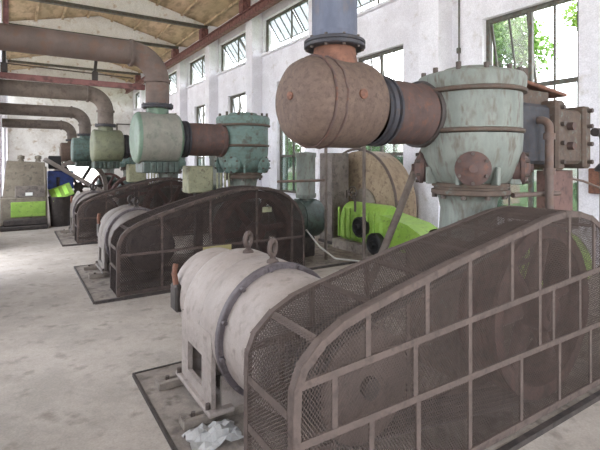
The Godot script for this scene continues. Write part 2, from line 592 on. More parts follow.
	single("conduit", c, M.frame_steel, "thin grey conduit running up the white wall beside the pier", "conduit")
	# iron bracket on the far wall
	var wb := mb()
	span(wb, Vector3(5.7, 4.0, END_Z), Vector3(6.6, 4.08, END_Z + 0.12))
	span(wb, Vector3(5.7, 2.6, END_Z), Vector3(5.78, 4.0, END_Z + 0.12))
	single("wall_bracket", wb, M.frame_steel, "dark iron angle frame fixed high on the far white wall", "bracket")
	# lintel round the far doorway
	st = mb()
	span(st, Vector3(2.45, 0, END_Z - 0.05), Vector3(2.55, 2.05, END_Z + 0.05))
	span(st, Vector3(4.65, 0, END_Z - 0.05), Vector3(4.75, 2.05, END_Z + 0.05))
	span(st, Vector3(2.45, 2.05, END_Z - 0.05), Vector3(4.75, 2.15, END_Z + 0.05))
	struct("door_1", st, M.frame_steel)

# ---------------------------------------------------------------- outdoors
func leaf_ball(st: SurfaceTool, c: Vector3, r: Vector3, count: int, size: float) -> void:
	for i in count:
		var d := Vector3(rng.randfn(), rng.randfn(), rng.randfn()).normalized() * pow(rng.randf(), 0.45)
		var p := c + d * r
		var u := Vector3(rng.randfn(), rng.randfn(), rng.randfn()).normalized()
		var v := u.cross(Vector3(rng.randfn(), rng.randfn(), rng.randfn())).normalized()
		var s := size * rng.randf_range(0.6, 1.2)
		var n := u.cross(v)
		tri(st, p - u * s, p + v * s * 0.45, p + u * s, n, n, n)
		tri(st, p - u * s, p + u * s, p - v * s * 0.45, n, n, n)

func tree(called: String, label: String, at: Vector3, h: float, w: float, count: int, leaf: String) -> void:
	var t := thing(called, label, "tree", at, "trees outside the windows")
	var st := mb()
	sweep(st, [Vector3(0, 0, 0), Vector3(0.05, h * 0.3, 0.03), Vector3(-0.05, h * 0.6, 0), Vector3(0, h * 0.85, 0.05)], 0.09, 7)
	for k in 5:
		var an := k * 2.4
		sweep(st, [Vector3(0, h * (0.3 + 0.08 * k), 0), Vector3(cos(an) * w * 0.4, h * (0.45 + 0.08 * k), sin(an) * w * 0.4)], 0.035, 6)
	part("trunk", st, M.bark, t)
	st = mb()
	for k in 9:
		var an := k * 2.4 + rng.randf()
		var rr := w * rng.randf_range(0.15, 0.62)
		leaf_ball(st, Vector3(cos(an) * rr, h * rng.randf_range(0.3, 0.95), sin(an) * rr), Vector3(0.5, 0.42, 0.5) * w * 0.8, count / 9, 0.085)
	var f := part("foliage", st, M[leaf], t)
	f.set_meta("kind", "stuff")

func build_outdoors() -> void:
	var st := mb()
	span(st, Vector3(-60, -0.5, -90), Vector3(60, -0.35, 40))
	struct("ground", st, M.yard)
	st = mb()
	span(st, Vector3(9.0, -0.35, -70), Vector3(40, -0.33, 20))
	struct("lawn", st, M.grass)
	var spec := [[10.6, -7.0, 6.6, 1.6, 0], [9.4, -10.4, 3.4, 1.2, 1], [12.2, -10.6, 4.8, 1.4, 2], [9.9, -13.4, 4.6, 1.5, 0], [10.4, -17.6, 4.4, 1.5, 1], [10.2, -4.2, 2.6, 1.0, 2], [12.0, -22.0, 5.6, 1.8, 0], [13.4, -5.6, 6.4, 1.3, 2]]
	var names := ["slender leafy tree nearest the window beside the corroded cylinder", "darker green tree behind the pane left of the hood", "pale yellow-green tree rising behind the tilted sash", "leafy tree outside the second window from the pier", "dark green tree outside the third far window", "low yellow-green shrub below the right window", "tall tree beyond the farthest windows", "small dark tree set back behind the right window"]
	for i in spec.size():
		var s: Array = spec[i]
		tree("tree", names[i], Vector3(s[0], -0.33, s[1]), s[2], s[3], 4200, "leaf%d" % s[4])
	var h := thing("neighbour_house", "pinkish brick house with grey roof seen through the tilted window", "house", Vector3(17.5, -0.33, -14.5))
	st = mb()
	span(st, Vector3(-1.5, 0, -3.0), Vector3(1.5, 4.4, 3.0))
	part("house_wall", st, M.pink_brick, h)
	st = mb()
	prism(st, PackedVector2Array([Vector2(-1.8, 4.4), Vector2(1.8, 4.4), Vector2(0, 5.6)]), Transform3D(Basis(), Vector3(0, 0, -3.2)), 6.4)
	part("house_roof", st, M.frame_steel, h)

# ---------------------------------------------------------------- compressor sets
func guard_profile(kind: int) -> Array:
	if kind == 0:
		return [Vector2(0.90, 0.03), Vector2(0.90, 0.56), Vector2(0.905, 0.66), Vector2(0.94, 0.745), Vector2(1.03, 0.825), Vector2(1.15, 0.885), Vector2(1.26, 0.915), Vector2(1.47, 0.965), Vector2(1.84, 1.045), Vector2(2.44, 1.155), Vector2(2.73, 1.21), Vector2(2.92, 1.228), Vector2(3.09, 1.218), Vector2(3.25, 1.18), Vector2(3.40, 1.10), Vector2(3.52, 0.99), Vector2(3.60, 0.86), Vector2(3.64, 0.72), Vector2(3.65, 0.60), Vector2(3.65, 0.03)]
	return [Vector2(0.955, 0.03), Vector2(0.955, 0.52), Vector2(0.965, 0.62), Vector2(1.00, 0.705), Vector2(1.07, 0.775), Vector2(1.15, 0.82), Vector2(1.28, 0.875), Vector2(1.44, 0.93), Vector2(1.93, 1.075), Vector2(2.33, 1.17), Vector2(2.52, 1.195), Vector2(2.69, 1.20), Vector2(2.88, 1.19), Vector2(3.06, 1.145), Vector2(3.2, 1.07), Vector2(3.32, 0.97), Vector2(3.41, 0.83), Vector2(3.455, 0.70), Vector2(3.465, 0.55), Vector2(3.465, 0.03)]

func wire(st: SurfaceTool, a: Vector3, b: Vector3, t: float) -> void:
	var bs := frame_of(b - a)
	var p: Array = []
	for k in 3:
		var an := TAU * k / 3.0 + 0.3
		p.append((bs.x * cos(an) + bs.z * sin(an)))
	for k in 3:
		var u: Vector3 = p[k]
		var v: Vector3 = p[(k + 1) % 3]
		var n := (u + v).normalized()
		quad(st, a + u * t, a + v * t, b + v * t, b + u * t, n)

func wire_lines(poly: PackedVector2Array, pitch: float) -> Array:
	# straight wires in two diagonal directions, cut to the polygon
	var lo := Vector2(1e9, 1e9)
	var hi := Vector2(-1e9, -1e9)
	for p in poly:
		lo = lo.min(p)
		hi = hi.max(p)
	var mid := (lo + hi) * 0.5
	var r := (hi - lo).length() * 0.5 + 0.02
	var out: Array = []
	for sg in [-1.0, 1.0]:
		var d := Vector2(cos(0.95), sin(0.95) * sg)
		var n := Vector2(-d.y, d.x)
		var k := int(r / pitch) + 1
		for i in range(-k, k + 1):
			var o: Vector2 = mid + n * (i * pitch)
			var cut := Geometry2D.intersect_polyline_with_polygon(PackedVector2Array([o - d * r, o + d * r]), poly)
			for c in cut:
				if c.size() >= 2:
					out.append([c[0], c[c.size() - 1]])
	return out

func belt_guard(i: int, z0: float, label: String) -> void:
	var near := i == 0
	var wide := 0.43
	var prof := guard_profile(0 if near else 1)
	var ox: float = prof[0].x
	var g := thing("belt_guard", label, "machine guard", Vector3(ox, 0.03, z0), "wire mesh belt guards")
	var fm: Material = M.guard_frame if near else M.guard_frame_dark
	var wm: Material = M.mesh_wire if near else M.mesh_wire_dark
	var q: Array = []
	for p in prof:
		q.append(Vector2(p.x - ox, p.y - 0.03))
	var poly := PackedVector2Array(q)
	# bent edge angles along both faces
	for f in 2:
		var zf := -wide * f
		var st := mb()
		for k in q.size() - 1:
			var a: Vector2 = q[k]
			var b: Vector2 = q[k + 1]
			var d := (b - a)
			var an := d.angle()
			var bs := Basis(Vector3(0, 0, 1), an)
			var mid := (a + b) * 0.5 + Vector2(d.y, -d.x).normalized() * 0.015
			box(st, Vector3(mid.x, mid.y, zf), Vector3(d.length() + (0.012 if k == 0 or k == q.size() - 2 else 0.022), 0.034 + 0.002 * (k % 2), 0.012 + 0.003 * (k % 2)), bs)
			mid = (a + b) * 0.5
			box(st, Vector3(mid.x, mid.y, zf + (-0.017 if f == 0 else 0.017)), Vector3(d.length() + 0.008, 0.008 + 0.002 * (k % 2), 0.036 + 0.003 * (k % 2)), bs)
		box(st, Vector3(q[-1].x * 0.5, 0.02, zf), Vector3(q[-1].x, 0.04, 0.014))
		part("edge_angle", st, fm, g)
	var top_at := func(x: float) -> float:
		for k in q.size() - 1:
			if q[k].x <= x and x <= q[k + 1].x and q[k + 1].x > q[k].x:
				return lerpf(q[k].y, q[k + 1].y, (x - q[k].x) / (q[k + 1].x - q[k].x))
		return 0.5
	var left_at := func(y: float) -> float:
		for k in q.size() / 2:
			if q[k].y <= y and y <= q[k + 1].y and q[k + 1].y > q[k].y:
				return lerpf(q[k].x, q[k + 1].x, (y - q[k].y) / (q[k + 1].y - q[k].y))
		return 0.0
	# two rails and staggered uprights between them
	var lo_rail := [0.41, 0.41] if near else [0.45, 0.45]
	var hi_rail := [0.64, 0.80] if near else [0.45, 0.45]
	var x_end: float = q[-1].x
	var rows: Array = [[0.38, 0.75, 1.07, 1.44, 1.72, 2.06, 2.38], [0.20, 0.67, 1.07, 1.72, 1.87, 2.19], [0.40, 0.69, 1.07, 1.53, 1.94, 2.33]] if near else [[0.5, 1.1, 1.75, 2.3], [], [0.5, 1.1, 1.75, 2.3]]
	for f in (2 if near else 1):
		for rw in 3:
			for x in rows[rw]:
				var lo_y: float = lerpf(lo_rail[0], lo_rail[1], x / x_end)
				var hi_y: float = lerpf(hi_rail[0], hi_rail[1], x / x_end)
				var y0: float = [hi_y, lo_y, 0.04][rw]
				var y1: float = [top_at.call(x) - 0.02, hi_y, lo_y][rw]
				var st := mb()
				span(st, Vector3(x - 0.014, y0, -wide * f - 0.007), Vector3(x + 0.014, y1, -wide * f + 0.003))
				part("upright", st, fm, g)
		for rl in ([lo_rail, hi_rail] if near else [lo_rail]):
			var st := mb()
			var xl: float = left_at.call(rl[0])
			var a := Vector2(xl + 0.01, rl[0])
			var b := Vector2(x_end - 0.01, rl[1])
			box(st, Vector3((a.x + b.x) * 0.5, (a.y + b.y) * 0.5, -wide * f), Vector3(a.distance_to(b), 0.032, 0.013), Basis(Vector3(0, 0, 1), (b - a).angle()))
			part("rail", st, fm, g)
	# bars across the end and the top
	var bars_at: Array = []
	for y in [0.30, 0.52]:
		bars_at.append([Vector2(0.0, y), PI * 0.5])
	bars_at.append([q[4] if near else q[4], 0.75])
	for x in [0.42, 0.76, 1.12, 1.48, 1.84, 2.18, 2.5]:
		bars_at.append([Vector2(x, top_at.call(x)), 0.2])
	for b in bars_at:
		var st := mb()
		var p: Vector2 = b[0]
		box(st, Vector3(p.x, p.y - (0.006 if b[1] < 1.0 else 0.0), -wide * 0.5), Vector3(0.036, 0.008, wide - 0.085), Basis(Vector3(0, 0, 1), b[1]))
		part("cross_bar", st, fm, g)
	# woven wire on both faces, the end and the top
	var pitch: float = 0.0138 if near else 0.02
	var t := 0.0018 if near else 0.0036
	var lines := wire_lines(poly, pitch)
	for f in 2:
		var st := mb()
		for l in lines:
			wire(st, Vector3(l[0].x, l[0].y, -wide * f), Vector3(l[1].x, l[1].y, -wide * f), t)
		part("wire_mesh", st, wm, g).set_meta("kind", "stuff")
	var sw := mb()
	var run := 0.0
	for k in q.size() - 1:
		var a: Vector2 = q[k]
		var b: Vector2 = q[k + 1]
		var l := a.distance_to(b)
		var r := PackedVector2Array([Vector2(run, 0), Vector2(run + l, 0), Vector2(run + l, wide), Vector2(run, wide)])
		for w in wire_lines(r, pitch):
			var pa := a.lerp(b, (w[0].x - run) / l)
			var pb := a.lerp(b, (w[1].x - run) / l)
			wire(sw, Vector3(pa.x, pa.y, -w[0].y), Vector3(pb.x, pb.y, -w[1].y), t)
		run += l
	part("wire_wrap", sw, wm, g).set_meta("kind", "stuff")
	if i == 1:
		var st := mb()
		span(st, Vector3(1.0, 0.36, 0.006), Vector3(1.38, 0.45, 0.014))
		part("name_plate", st, M.yellow_plate, g, "small yellowish plate")
		st = mb()
		span(st, Vector3(1.83, 0.83, 0.006), Vector3(1.97, 0.90, 0.012))
		part("paper_tag", st, M.cream_green, g, "pale tag")

func motor(i: int, mx: float, z0: float, label: String) -> void:
	var near := i == 0
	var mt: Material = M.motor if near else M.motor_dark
	var o := thing("electric_motor", label, "motor", Vector3(mx, 0.072, z0), "drive motors of the compressors")
	var ay := 0.443
	var c := Vector3(0, ay, 0)
	var back := Vector3(0, 0, -1)
	var st := mb()
	lathe(st, c, back, [[0.0, 0.53], [0.16, 0.53], [0.20, 0.545], [0.34, 0.56], [0.36, 0.585], [0.372, 0.63], [0.378, 0.89]], 44)
	part("front_bell", st, mt, o)
	st = mb()
	lathe(st, c, back, [[0.36, 0.885], [0.406, 0.885], [0.412, 0.892], [0.412, 0.925], [0.406, 0.932], [0.36, 0.932]], 44)
	for k in 12:
		var an := TAU * k / 12.0 + 0.2
		rod(st, c + Vector3(cos(an) * 0.394, sin(an) * 0.394, -0.86), c + Vector3(cos(an) * 0.394, sin(an) * 0.394, -0.89), 0.014, 6)
	part("flange_ring", st, M.ring, o, "dark bolted ring round the body")
	st = mb()
	lathe(st, c, back, [[0.39, 0.93], [0.40, 0.945], [0.402, 1.20], [0.394, 1.21], [0.394, 1.225], [0.402, 1.235], [0.402, 1.50], [0.395, 1.535], [0.37, 1.565], [0.30, 1.59], [0.0, 1.59]], 44)
	part("body", st, mt, o)
	st = mb()
	lathe(st, c, back, [[0.30, 1.57], [0.325, 1.60], [0.33, 1.98], [0.315, 2.03], [0.26, 2.07], [0.12, 2.09], [0.0, 2.095]], 32)
	part("rear_cover", st, mt, o)
	# shaft and grooved pulley inside the guard
	st = mb()
	rod(st, c + Vector3(0, 0, -0.06), c + Vector3(0, 0, -0.56), 0.05, 14)
	part("shaft", st, M.greasy, o)
	st = mb()
	var pf: Array = [[0.0, 0.09], [0.24, 0.09]]
	for k in 6:
		var h := 0.10 + k * 0.04
		pf.append_array([[0.26, h], [0.26, h + 0.012], [0.235, h + 0.02], [0.235, h + 0.026], [0.26, h + 0.034]])
	pf.append_array([[0.26, 0.34], [0.24, 0.35], [0.0, 0.35]])
	lathe(st, c, back, pf, 36)
	part("pulley", st, M.guard_frame if near else M.greasy, o)
	# feet: straight side plates with an opening, meeting the round body
	for sd in [-1.0, 1.0]:
		st = mb()
		var x0: float = minf(0.375 * sd, 0.402 * sd)
		var x1: float = maxf(0.375 * sd, 0.402 * sd)
		holed_wall(st, 1.0, 1.55, ay + 0.02, [[1.16, 1.42, 0.10, 0.29]], func(a, b, y0, y1): span(st, Vector3(x0, y0, -b), Vector3(x1, y1, -a)))
		part("side_plate", st, mt, o)
		st = mb()
		span(st, Vector3(minf(0.27 * sd, 0.43 * sd), 0.0, -1.60), Vector3(maxf(0.27 * sd, 0.43 * sd), 0.03, -0.96), 0.006)
		part("foot", st, mt, o)
		for z in [-1.02, -1.56]:
			st = mb()
			rod(st, Vector3(0.415 * sd, 0.025, z), Vector3(0.415 * sd, 0.06, z), 0.016, 6)
			part("foot_bolt", st, M.bolt, o)
	for z in [-1.02, -1.53]:
		st = mb()
		span(st, Vector3(-0.335, 0.0, z - 0.012), Vector3(0.335, 0.20, z + 0.012))
		part("end_web", st, mt, o)
	# lifting eyes
	for z in [-0.99, -1.34]:
		st = mb()
		lathe(st, Vector3(0, ay + 0.398, z), Vector3.UP, [[0.04, 0.0], [0.036, 0.015], [0.02, 0.025], [0.016, 0.05]], 14)
		sweep(st, circle_pts(Vector3(0, ay + 0.49, z), Vector3(0.6, 0, 0.8), 0.046, 18), 0.016, 8, true)
		part("lifting_eye", st, M.guard_frame if near else M.greasy, o)
	# terminal box and loose cable stub on the rear left
	st = mb()
	box(st, Vector3(-0.30, ay + 0.0, -1.90), Vector3(0.12, 0.2, 0.14), Basis(), 0.015)
	part("terminal_box", st, M.greasy, o, "dark terminal box")
	st = mb()
	sweep(st, [Vector3(-0.33, ay + 0.08, -1.90), Vector3(-0.345, ay + 0.18, -1.91), Vector3(-0.33, ay + 0.25, -1.92)], 0.022, 8)
	part("cable_stub", st, M.rust_orange, o)

func slab_and_rails(i: int, z0: float, mx: float) -> void:
	var names := ["oily foundation slab under the nearest motor and guard", "oily foundation slab under the second motor and guard", "oily foundation slab under the third motor and guard", "oily foundation slab under the fourth compressor", "oily foundation slab under the farthest compressor"]
	var s := thing("foundation_slab", names[i], "foundation", Vector3(0.72, 0, z0), "machine foundations")
	var st := mb()
	span(st, Vector3(0, 0, -1.87), Vector3(4.1, 0.022, 0.04), 0.005)
	part("concrete", st, M.slab, s)
	st = mb()
	span(st, Vector3(-0.016, 0, -1.886), Vector3(0.0, 0.026, 0.056))
	span(st, Vector3(0, 0, -1.886), Vector3(4.1, 0.026, -1.87))
	span(st, Vector3(0, 0, 0.04), Vector3(4.1, 0.03, 0.075))
	part("iron_edge", st, M.greasy, s)
	for k in 2:
		var rl := thing("slide_rail", ["front", "rear"][k] + " slotted motor slide rail of the " + ["nearest", "second", "third", "fourth", "farthest"][i] + " motor", "rail", Vector3(0.80, 0.022, z0 - [1.06, 1.58][k]), "motor slide rails")
		var length := mx + 0.55 - 0.80
		st = mb()
		span(st, Vector3(0, 0, -0.055), Vector3(length, 0.05, -0.018), 0.004)
		span(st, Vector3(0, 0, 0.018), Vector3(length, 0.05, 0.055), 0.004)
		span(st, Vector3(0, 0, -0.018), Vector3(0.05, 0.05, 0.018))
		span(st, Vector3(length - 0.05, 0, -0.018), Vector3(length, 0.05, 0.018))
		part("rail_body", st, M.slab, rl)
		st = mb()
		span(st, Vector3(0.05, 0.002, -0.018), Vector3(length - 0.05, 0.012, 0.018))
		part("slot", st, M.dark_hole, rl)
		st = mb()
		rod(st, Vector3(0.07, 0.01, 0), Vector3(0.07, 0.066, 0), 0.014, 6)
		part("rail_bolt", st, M.bolt, rl)

func belts(i: int, a: Vector2, ra: float, b: Vector2, rb: float, z0: float) -> void:
	var which := ["nearest", "second", "third"]
	var dist := a.distance_to(b)
	var dir := (b - a).angle()
	var off := acos((ra - rb) / dist)
	for k in 6:
		var pts: Array = []
		var z := z0 - 0.117 - k * 0.04
		for j in 13:
			var t := dir + off + (TAU - 2 * off) * j / 12.0
			pts.append(Vector3(a.x + cos(t) * ra, a.y + sin(t) * ra, z))
		for j in 19:
			var t := dir - off + (2 * off) * j / 18.0
			pts.append(Vector3(b.x + cos(t) * rb, b.y + sin(t) * rb, z))
		var st := mb()
		sweep(st, pts, 0.012, 6, true)
		single("drive_belt", st, M.belt, "black V-belt inside the %s guard, %s of six from the viewer" % [which[i], ["foremost", "second", "third", "fourth", "fifth", "last"][k]], "belt", "V-belts inside the %s guard" % which[i])

func compressor(i: int, cx: float, zc: float, label: String) -> void:
	var o := thing("air_compressor", label, "compressor", Vector3(cx, 0.022, zc), "belt driven compressors")
	var fy := 0.56
	var body: Material = M.teal if i == 0 else M.teal_green
	var up := Vector3.UP
	# crankcase
	var st := mb()
	span(st, Vector3(-0.42, 0.0, -0.42), Vector3(0.42, 0.12, 0.26), 0.02)
	span(st, Vector3(-0.36, 0.12, -0.38), Vector3(0.36, 0.86, 0.22), 0.06)
	lathe(st, Vector3(0, 0.80, -0.06), up, [[0.33, 0.0], [0.30, 0.08], [0.26, 0.16]], 28)
	part("crankcase", st, M.dark_green if i > 0 else M.rim_rust, o)
	# flywheel on the crankshaft, inside the guard
	st = mb()
	var c := Vector3(-0.1, fy, 0.0)
	rod(st, c + Vector3(0, 0, 0.2), c + Vector3(0, 0, 0.70), 0.06, 14)
	lathe(st, c, Vector3(0, 0, 1), [[0.10, 0.34], [0.13, 0.36], [0.13, 0.66], [0.11, 0.68], [0.06, 0.68]], 24)
	part("hub", st, M.flywheel, o)
	st = mb()
	var pf: Array = [[0.47, 0.37], [0.53, 0.37]]
	for k in 6:
		var h := 0.395 + k * 0.04
		pf.append_array([[0.55, h], [0.55, h + 0.012], [0.53, h + 0.02], [0.53, h + 0.024], [0.55, h + 0.034]])
	pf.append_array([[0.55, 0.65], [0.47, 0.65], [0.47, 0.37]])
	lathe(st, c, Vector3(0, 0, 1), pf, 48)
	part("flywheel_rim", st, M.flywheel, o)
	for k in 6:
		st = mb()
		var an := TAU * k / 6.0 + 0.1
		var d := Vector3(cos(an), sin(an), 0)
		lathe(st, c + Vector3(0, 0, 0.52) + d * 0.11, d, [[0.055, 0.0], [0.04, 0.37]], 10)
		part("spoke", st, M.flywheel, o)
	# neck and flange
	st = mb()
	lathe(st, Vector3(0, 0, -0.02), up, [[0.25, 0.94], [0.215, 1.0], [0.205, 1.16], [0.22, 1.24], [0.25, 1.28]], 32)
	part("neck", st, M.teal, o)
	st = mb()
	lathe(st, Vector3.ZERO, up, [[0.0, 1.27], [0.28, 1.27], [0.29, 1.28], [0.29, 1.31], [0.27, 1.315], [0.27, 1.33], [0.285, 1.335], [0.285, 1.36], [0.27, 1.365]], 36)
	part("neck_flange", st, M.rim_rust, o)
	for k in 10:
		st = mb()
		var an := TAU * k / 10.0 + 0.15
		rod(st, Vector3(cos(an) * 0.265, 1.245, sin(an) * 0.265), Vector3(cos(an) * 0.265, 1.275, sin(an) * 0.265), 0.02, 6)
		part("flange_bolt", st, M.bolt, o)
	# cylinder
	st = mb()
	lathe(st, Vector3.ZERO, up, [[0.26, 1.355], [0.29, 1.38], [0.325, 1.44], [0.352, 1.52], [0.37, 1.62], [0.376, 1.73]], 44)
	part("lower_cylinder", st, body, o)
	st = mb()
	lathe(st, Vector3.ZERO, up, [[0.37, 1.735], [0.386, 1.74], [0.39, 1.745], [0.39, 1.762], [0.37, 1.77]], 44)
	part("lower_band", st, M.rim_rust, o)
	st = mb()
	lathe(st, Vector3.ZERO, up, [[0.372, 1.77], [0.372, 2.03]], 44)
	part("upper_cylinder", st, body, o)
	st = mb()
	lathe(st, Vector3.ZERO, up, [[0.37, 2.03], [0.40, 2.035], [0.405, 2.042], [0.405, 2.058], [0.38, 2.07]], 44)
	part("upper_band", st, M.rim_rust, o)
	st = mb()
	lathe(st, Vector3.ZERO, up, [[0.392, 2.065], [0.398, 2.09], [0.40, 2.15], [0.385, 2.175], [0.37, 2.18], [0.36, 2.185], [0.22, 2.21], [0.20, 2.235], [0.0, 2.245]], 44)
	var lid := part("cylinder_lid", st, body, o)
	for k in 12:
		st = mb()
		var an := TAU * k / 12.0 + 0.1
		var h: float = [0.03, 0.045, 0.03, 0.025][k % 4]
		rod(st, Vector3(cos(an) * 0.355, 2.17, sin(an) * 0.355), Vector3(cos(an) * 0.355, 2.19 + h, sin(an) * 0.355), 0.019, 6)
		part("lid_bolt", st, M.bolt, lid)
	# round valve covers on the lower bowl
	var spots := [2.45, 1.0, -1.3, 3.9]
	for k in spots.size():
		var d := Vector3(cos(spots[k]), 0, sin(spots[k]))
		st = mb()
		lathe(st, Vector3(0, 1.475, 0) + d * 0.30, d, [[0.105, 0.0], [0.11, 0.05], [0.122, 0.055], [0.122, 0.08], [0.105, 0.085], [0.085, 0.10], [0.05, 0.115], [0.03, 0.12], [0.03, 0.14], [0.0, 0.14]], 26)
		var vc := part("valve_cover", st, M.corroded if i == 0 else M.teal_green, o)
		if i < 2:
			var bs := frame_of(d)
			for j in 6:
				var an := TAU * j / 6.0
				st = mb()
				var p := Vector3(0, 1.475, 0) + d * 0.37 + bs * Vector3(cos(an) * 0.104, 0, sin(an) * 0.104)
				rod(st, p, p + d * 0.04, 0.013, 6)
				part("cover_bolt", st, M.bolt, vc)
	# brackets under the bowl
	for k in 8:
		var an := TAU * k / 8.0 + 0.38
		st = mb()
		box(st, Vector3(cos(an) * 0.325, 1.42, sin(an) * 0.325), Vector3(0.08, 0.13, 0.03), Basis(Vector3.UP, -an), 0.006)
		part("rib", st, body, o)
	# corroded connecting branch towards the drum
	st = mb()
	var bl := 0.53 if i == 0 else 0.62
	var bo := Vector3(-0.36, 1.885, -0.18) if i == 0 else Vector3(-0.36, 1.83, 0)
	lathe(st, bo, Vector3(-1, 0, 0), [[0.25, -0.02], [0.25, 0.03], [0.235, 0.04], [0.225, 0.08], [0.235, bl * 0.5], [0.225, bl - 0.14], [0.22, bl - 0.1]], 32)
	part("branch", st, M.corroded, o, "corroded pipe branch")
	st = mb()
	var e := bl - 0.12
	lathe(st, bo, Vector3(-1, 0, 0), [[0.2, e], [0.25, e + 0.005], [0.255, e + 0.03], [0.235, e + 0.035], [0.235, e + 0.05], [0.255, e + 0.055], [0.25, e + 0.085], [0.235, e + 0.09], [0.235, e + 0.12]], 32)
	part("branch_flange", st, M.dark_flange, o)
	if i == 0:
		st = mb()
		lathe(st, bo, Vector3(-1, 0, 0), [[0.2, -0.02], [0.25, -0.02], [0.255, -0.01], [0.255, 0.03], [0.25, 0.04], [0.22, 0.04]], 32)
		part("branch_root", st, M.greasy, o)
	# second stage cylinder lying on its side
	var sy := 0.60
	st = mb()
	lathe(st, Vector3(0.34, sy, -0.02), Vector3(1, 0, 0), [[0.24, 0.0], [0.24, 0.3], [0.29, 0.32], [0.31, 0.36], [0.31, 0.62], [0.32, 0.625], [0.32, 0.68], [0.31, 0.685], [0.31, 0.95], [0.29, 1.0], [0.22, 1.06], [0.12, 1.09], [0.0, 1.10]], 36)
	part("side_cylinder", st, M.dark_green if i > 0 else M.lime, o)
	st = mb()
	span(st, Vector3(0.75, 0.0, -0.2), Vector3(1.2, 0.32, 0.16), 0.02)
	part("side_pedestal", st, M.greasy, o)
	if i == 1 or i == 2:
		st = mb()
		lathe(st, Vector3(1.12, 0, 0), up, [[0.10, 0.85], [0.10, 0.92], [0.16, 0.93], [0.17, 0.99], [0.155, 1.01], [0.155, 1.58], [0.17, 1.60], [0.17, 1.66], [0.0, 1.68]], 26)
		part("riser", st, M.teal, o)
		# oil box on the left of the neck
		st = mb()
		span(st, Vector3(-0.86, 1.08, -0.2), Vector3(-0.50, 1.46, 0.08), 0.015)
		part("oil_box", st, M.cream_green, o, "pale green oil box")
		st = mb()
		span(st, Vector3(-0.72, 0.0, -0.12), Vector3(-0.62, 1.08, -0.02))
		part("oil_box_stand", st, M.greasy, o)
		for k in 4:
			st = mb()
			rod(st, Vector3(-0.46 + k * 0.06, 1.0, 0.12), Vector3(-0.46 + k * 0.06, 1.36, 0.12), 0.016, 6)
			part("oil_line", st, M.cream_green, o)
	if i == 0:
		# valve chest and its pipes on the right of the near cylinder
		st = mb()
		span(st, Vector3(0.36, 1.5, -0.17), Vector3(0.82, 2.0, 0.19), 0.03)
		part("valve_chest", st, M.dark_flange, o)
		st = mb()
		span(st, Vector3(0.82, 1.45, -0.24), Vector3(0.95, 2.04, 0.24), 0.02)
		span(st, Vector3(0.95, 1.5, -0.2), Vector3(1.36, 1.98, 0.2), 0.03)
		span(st, Vector3(1.30, 1.46, -0.23), Vector3(1.42, 2.02, 0.23), 0.02)
		var ch := part("chest_head", st, M.rim_rust, o)
		for y in [1.52, 1.68, 1.84, 1.98]:
			for x in [0.885, 1.36]:
				st = mb()
				rod(st, Vector3(x, y, 0.22), Vector3(x, y, 0.27), 0.02, 6)
				part("chest_bolt", st, M.bolt, ch)
		for y in [1.66, 1.83]:
			st = mb()
			rod(st, Vector3(1.08, y, 0.16), Vector3(1.08, y, 0.25), 0.035, 12)
			part("chest_plug", st, M.corroded, ch)
		st = mb()
		var pts: Array = [Vector3(0.62, 1.86, 0.15), Vector3(0.62, 1.86, 0.20)]
		pts.append_array(bend(Vector3(0.62, 1.86, 0.20), Vector3(0.62, 1.86, 0.28), Vector3(0.62, 1.0, 0.28), 0.07))
		pts.append(Vector3(0.62, 0.74, 0.28))
		sweep(st, pts, 0.032, 12)
		for y in [1.42, 1.70]:
			rod(st, Vector3(0.62, y, 0.28), Vector3(0.62, y + 0.05, 0.28), 0.044, 12)
		part("down_pipe", st, M.pipe_rust, o)
		st = mb()
		box(st, Vector3(0.75, 2.17, -0.05), Vector3(0.95, 0.03, 0.34), Basis(Vector3(0, 0, 1), -0.10), 0.008)
		part("top_plate", st, M.rust_orange, o, "rusty tilted plate")
		st = mb()
		span(st, Vector3(0.55, 1.98, -0.12), Vector3(0.95, 2.13, 0.1), 0.01)
		span(st, Vector3(0.66, 2.16, -0.04), Vector3(0.74, 2.33, 0.04), 0.006)
		part("plate_stub", st, M.rim_rust, o)
		st = mb()
		rod(st, Vector3(0.28, 1.26, 0.18), Vector3(0.85, 1.26, 0.24), 0.02, 8)
		part("cross_pipe", st, M.pipe_rust, o)

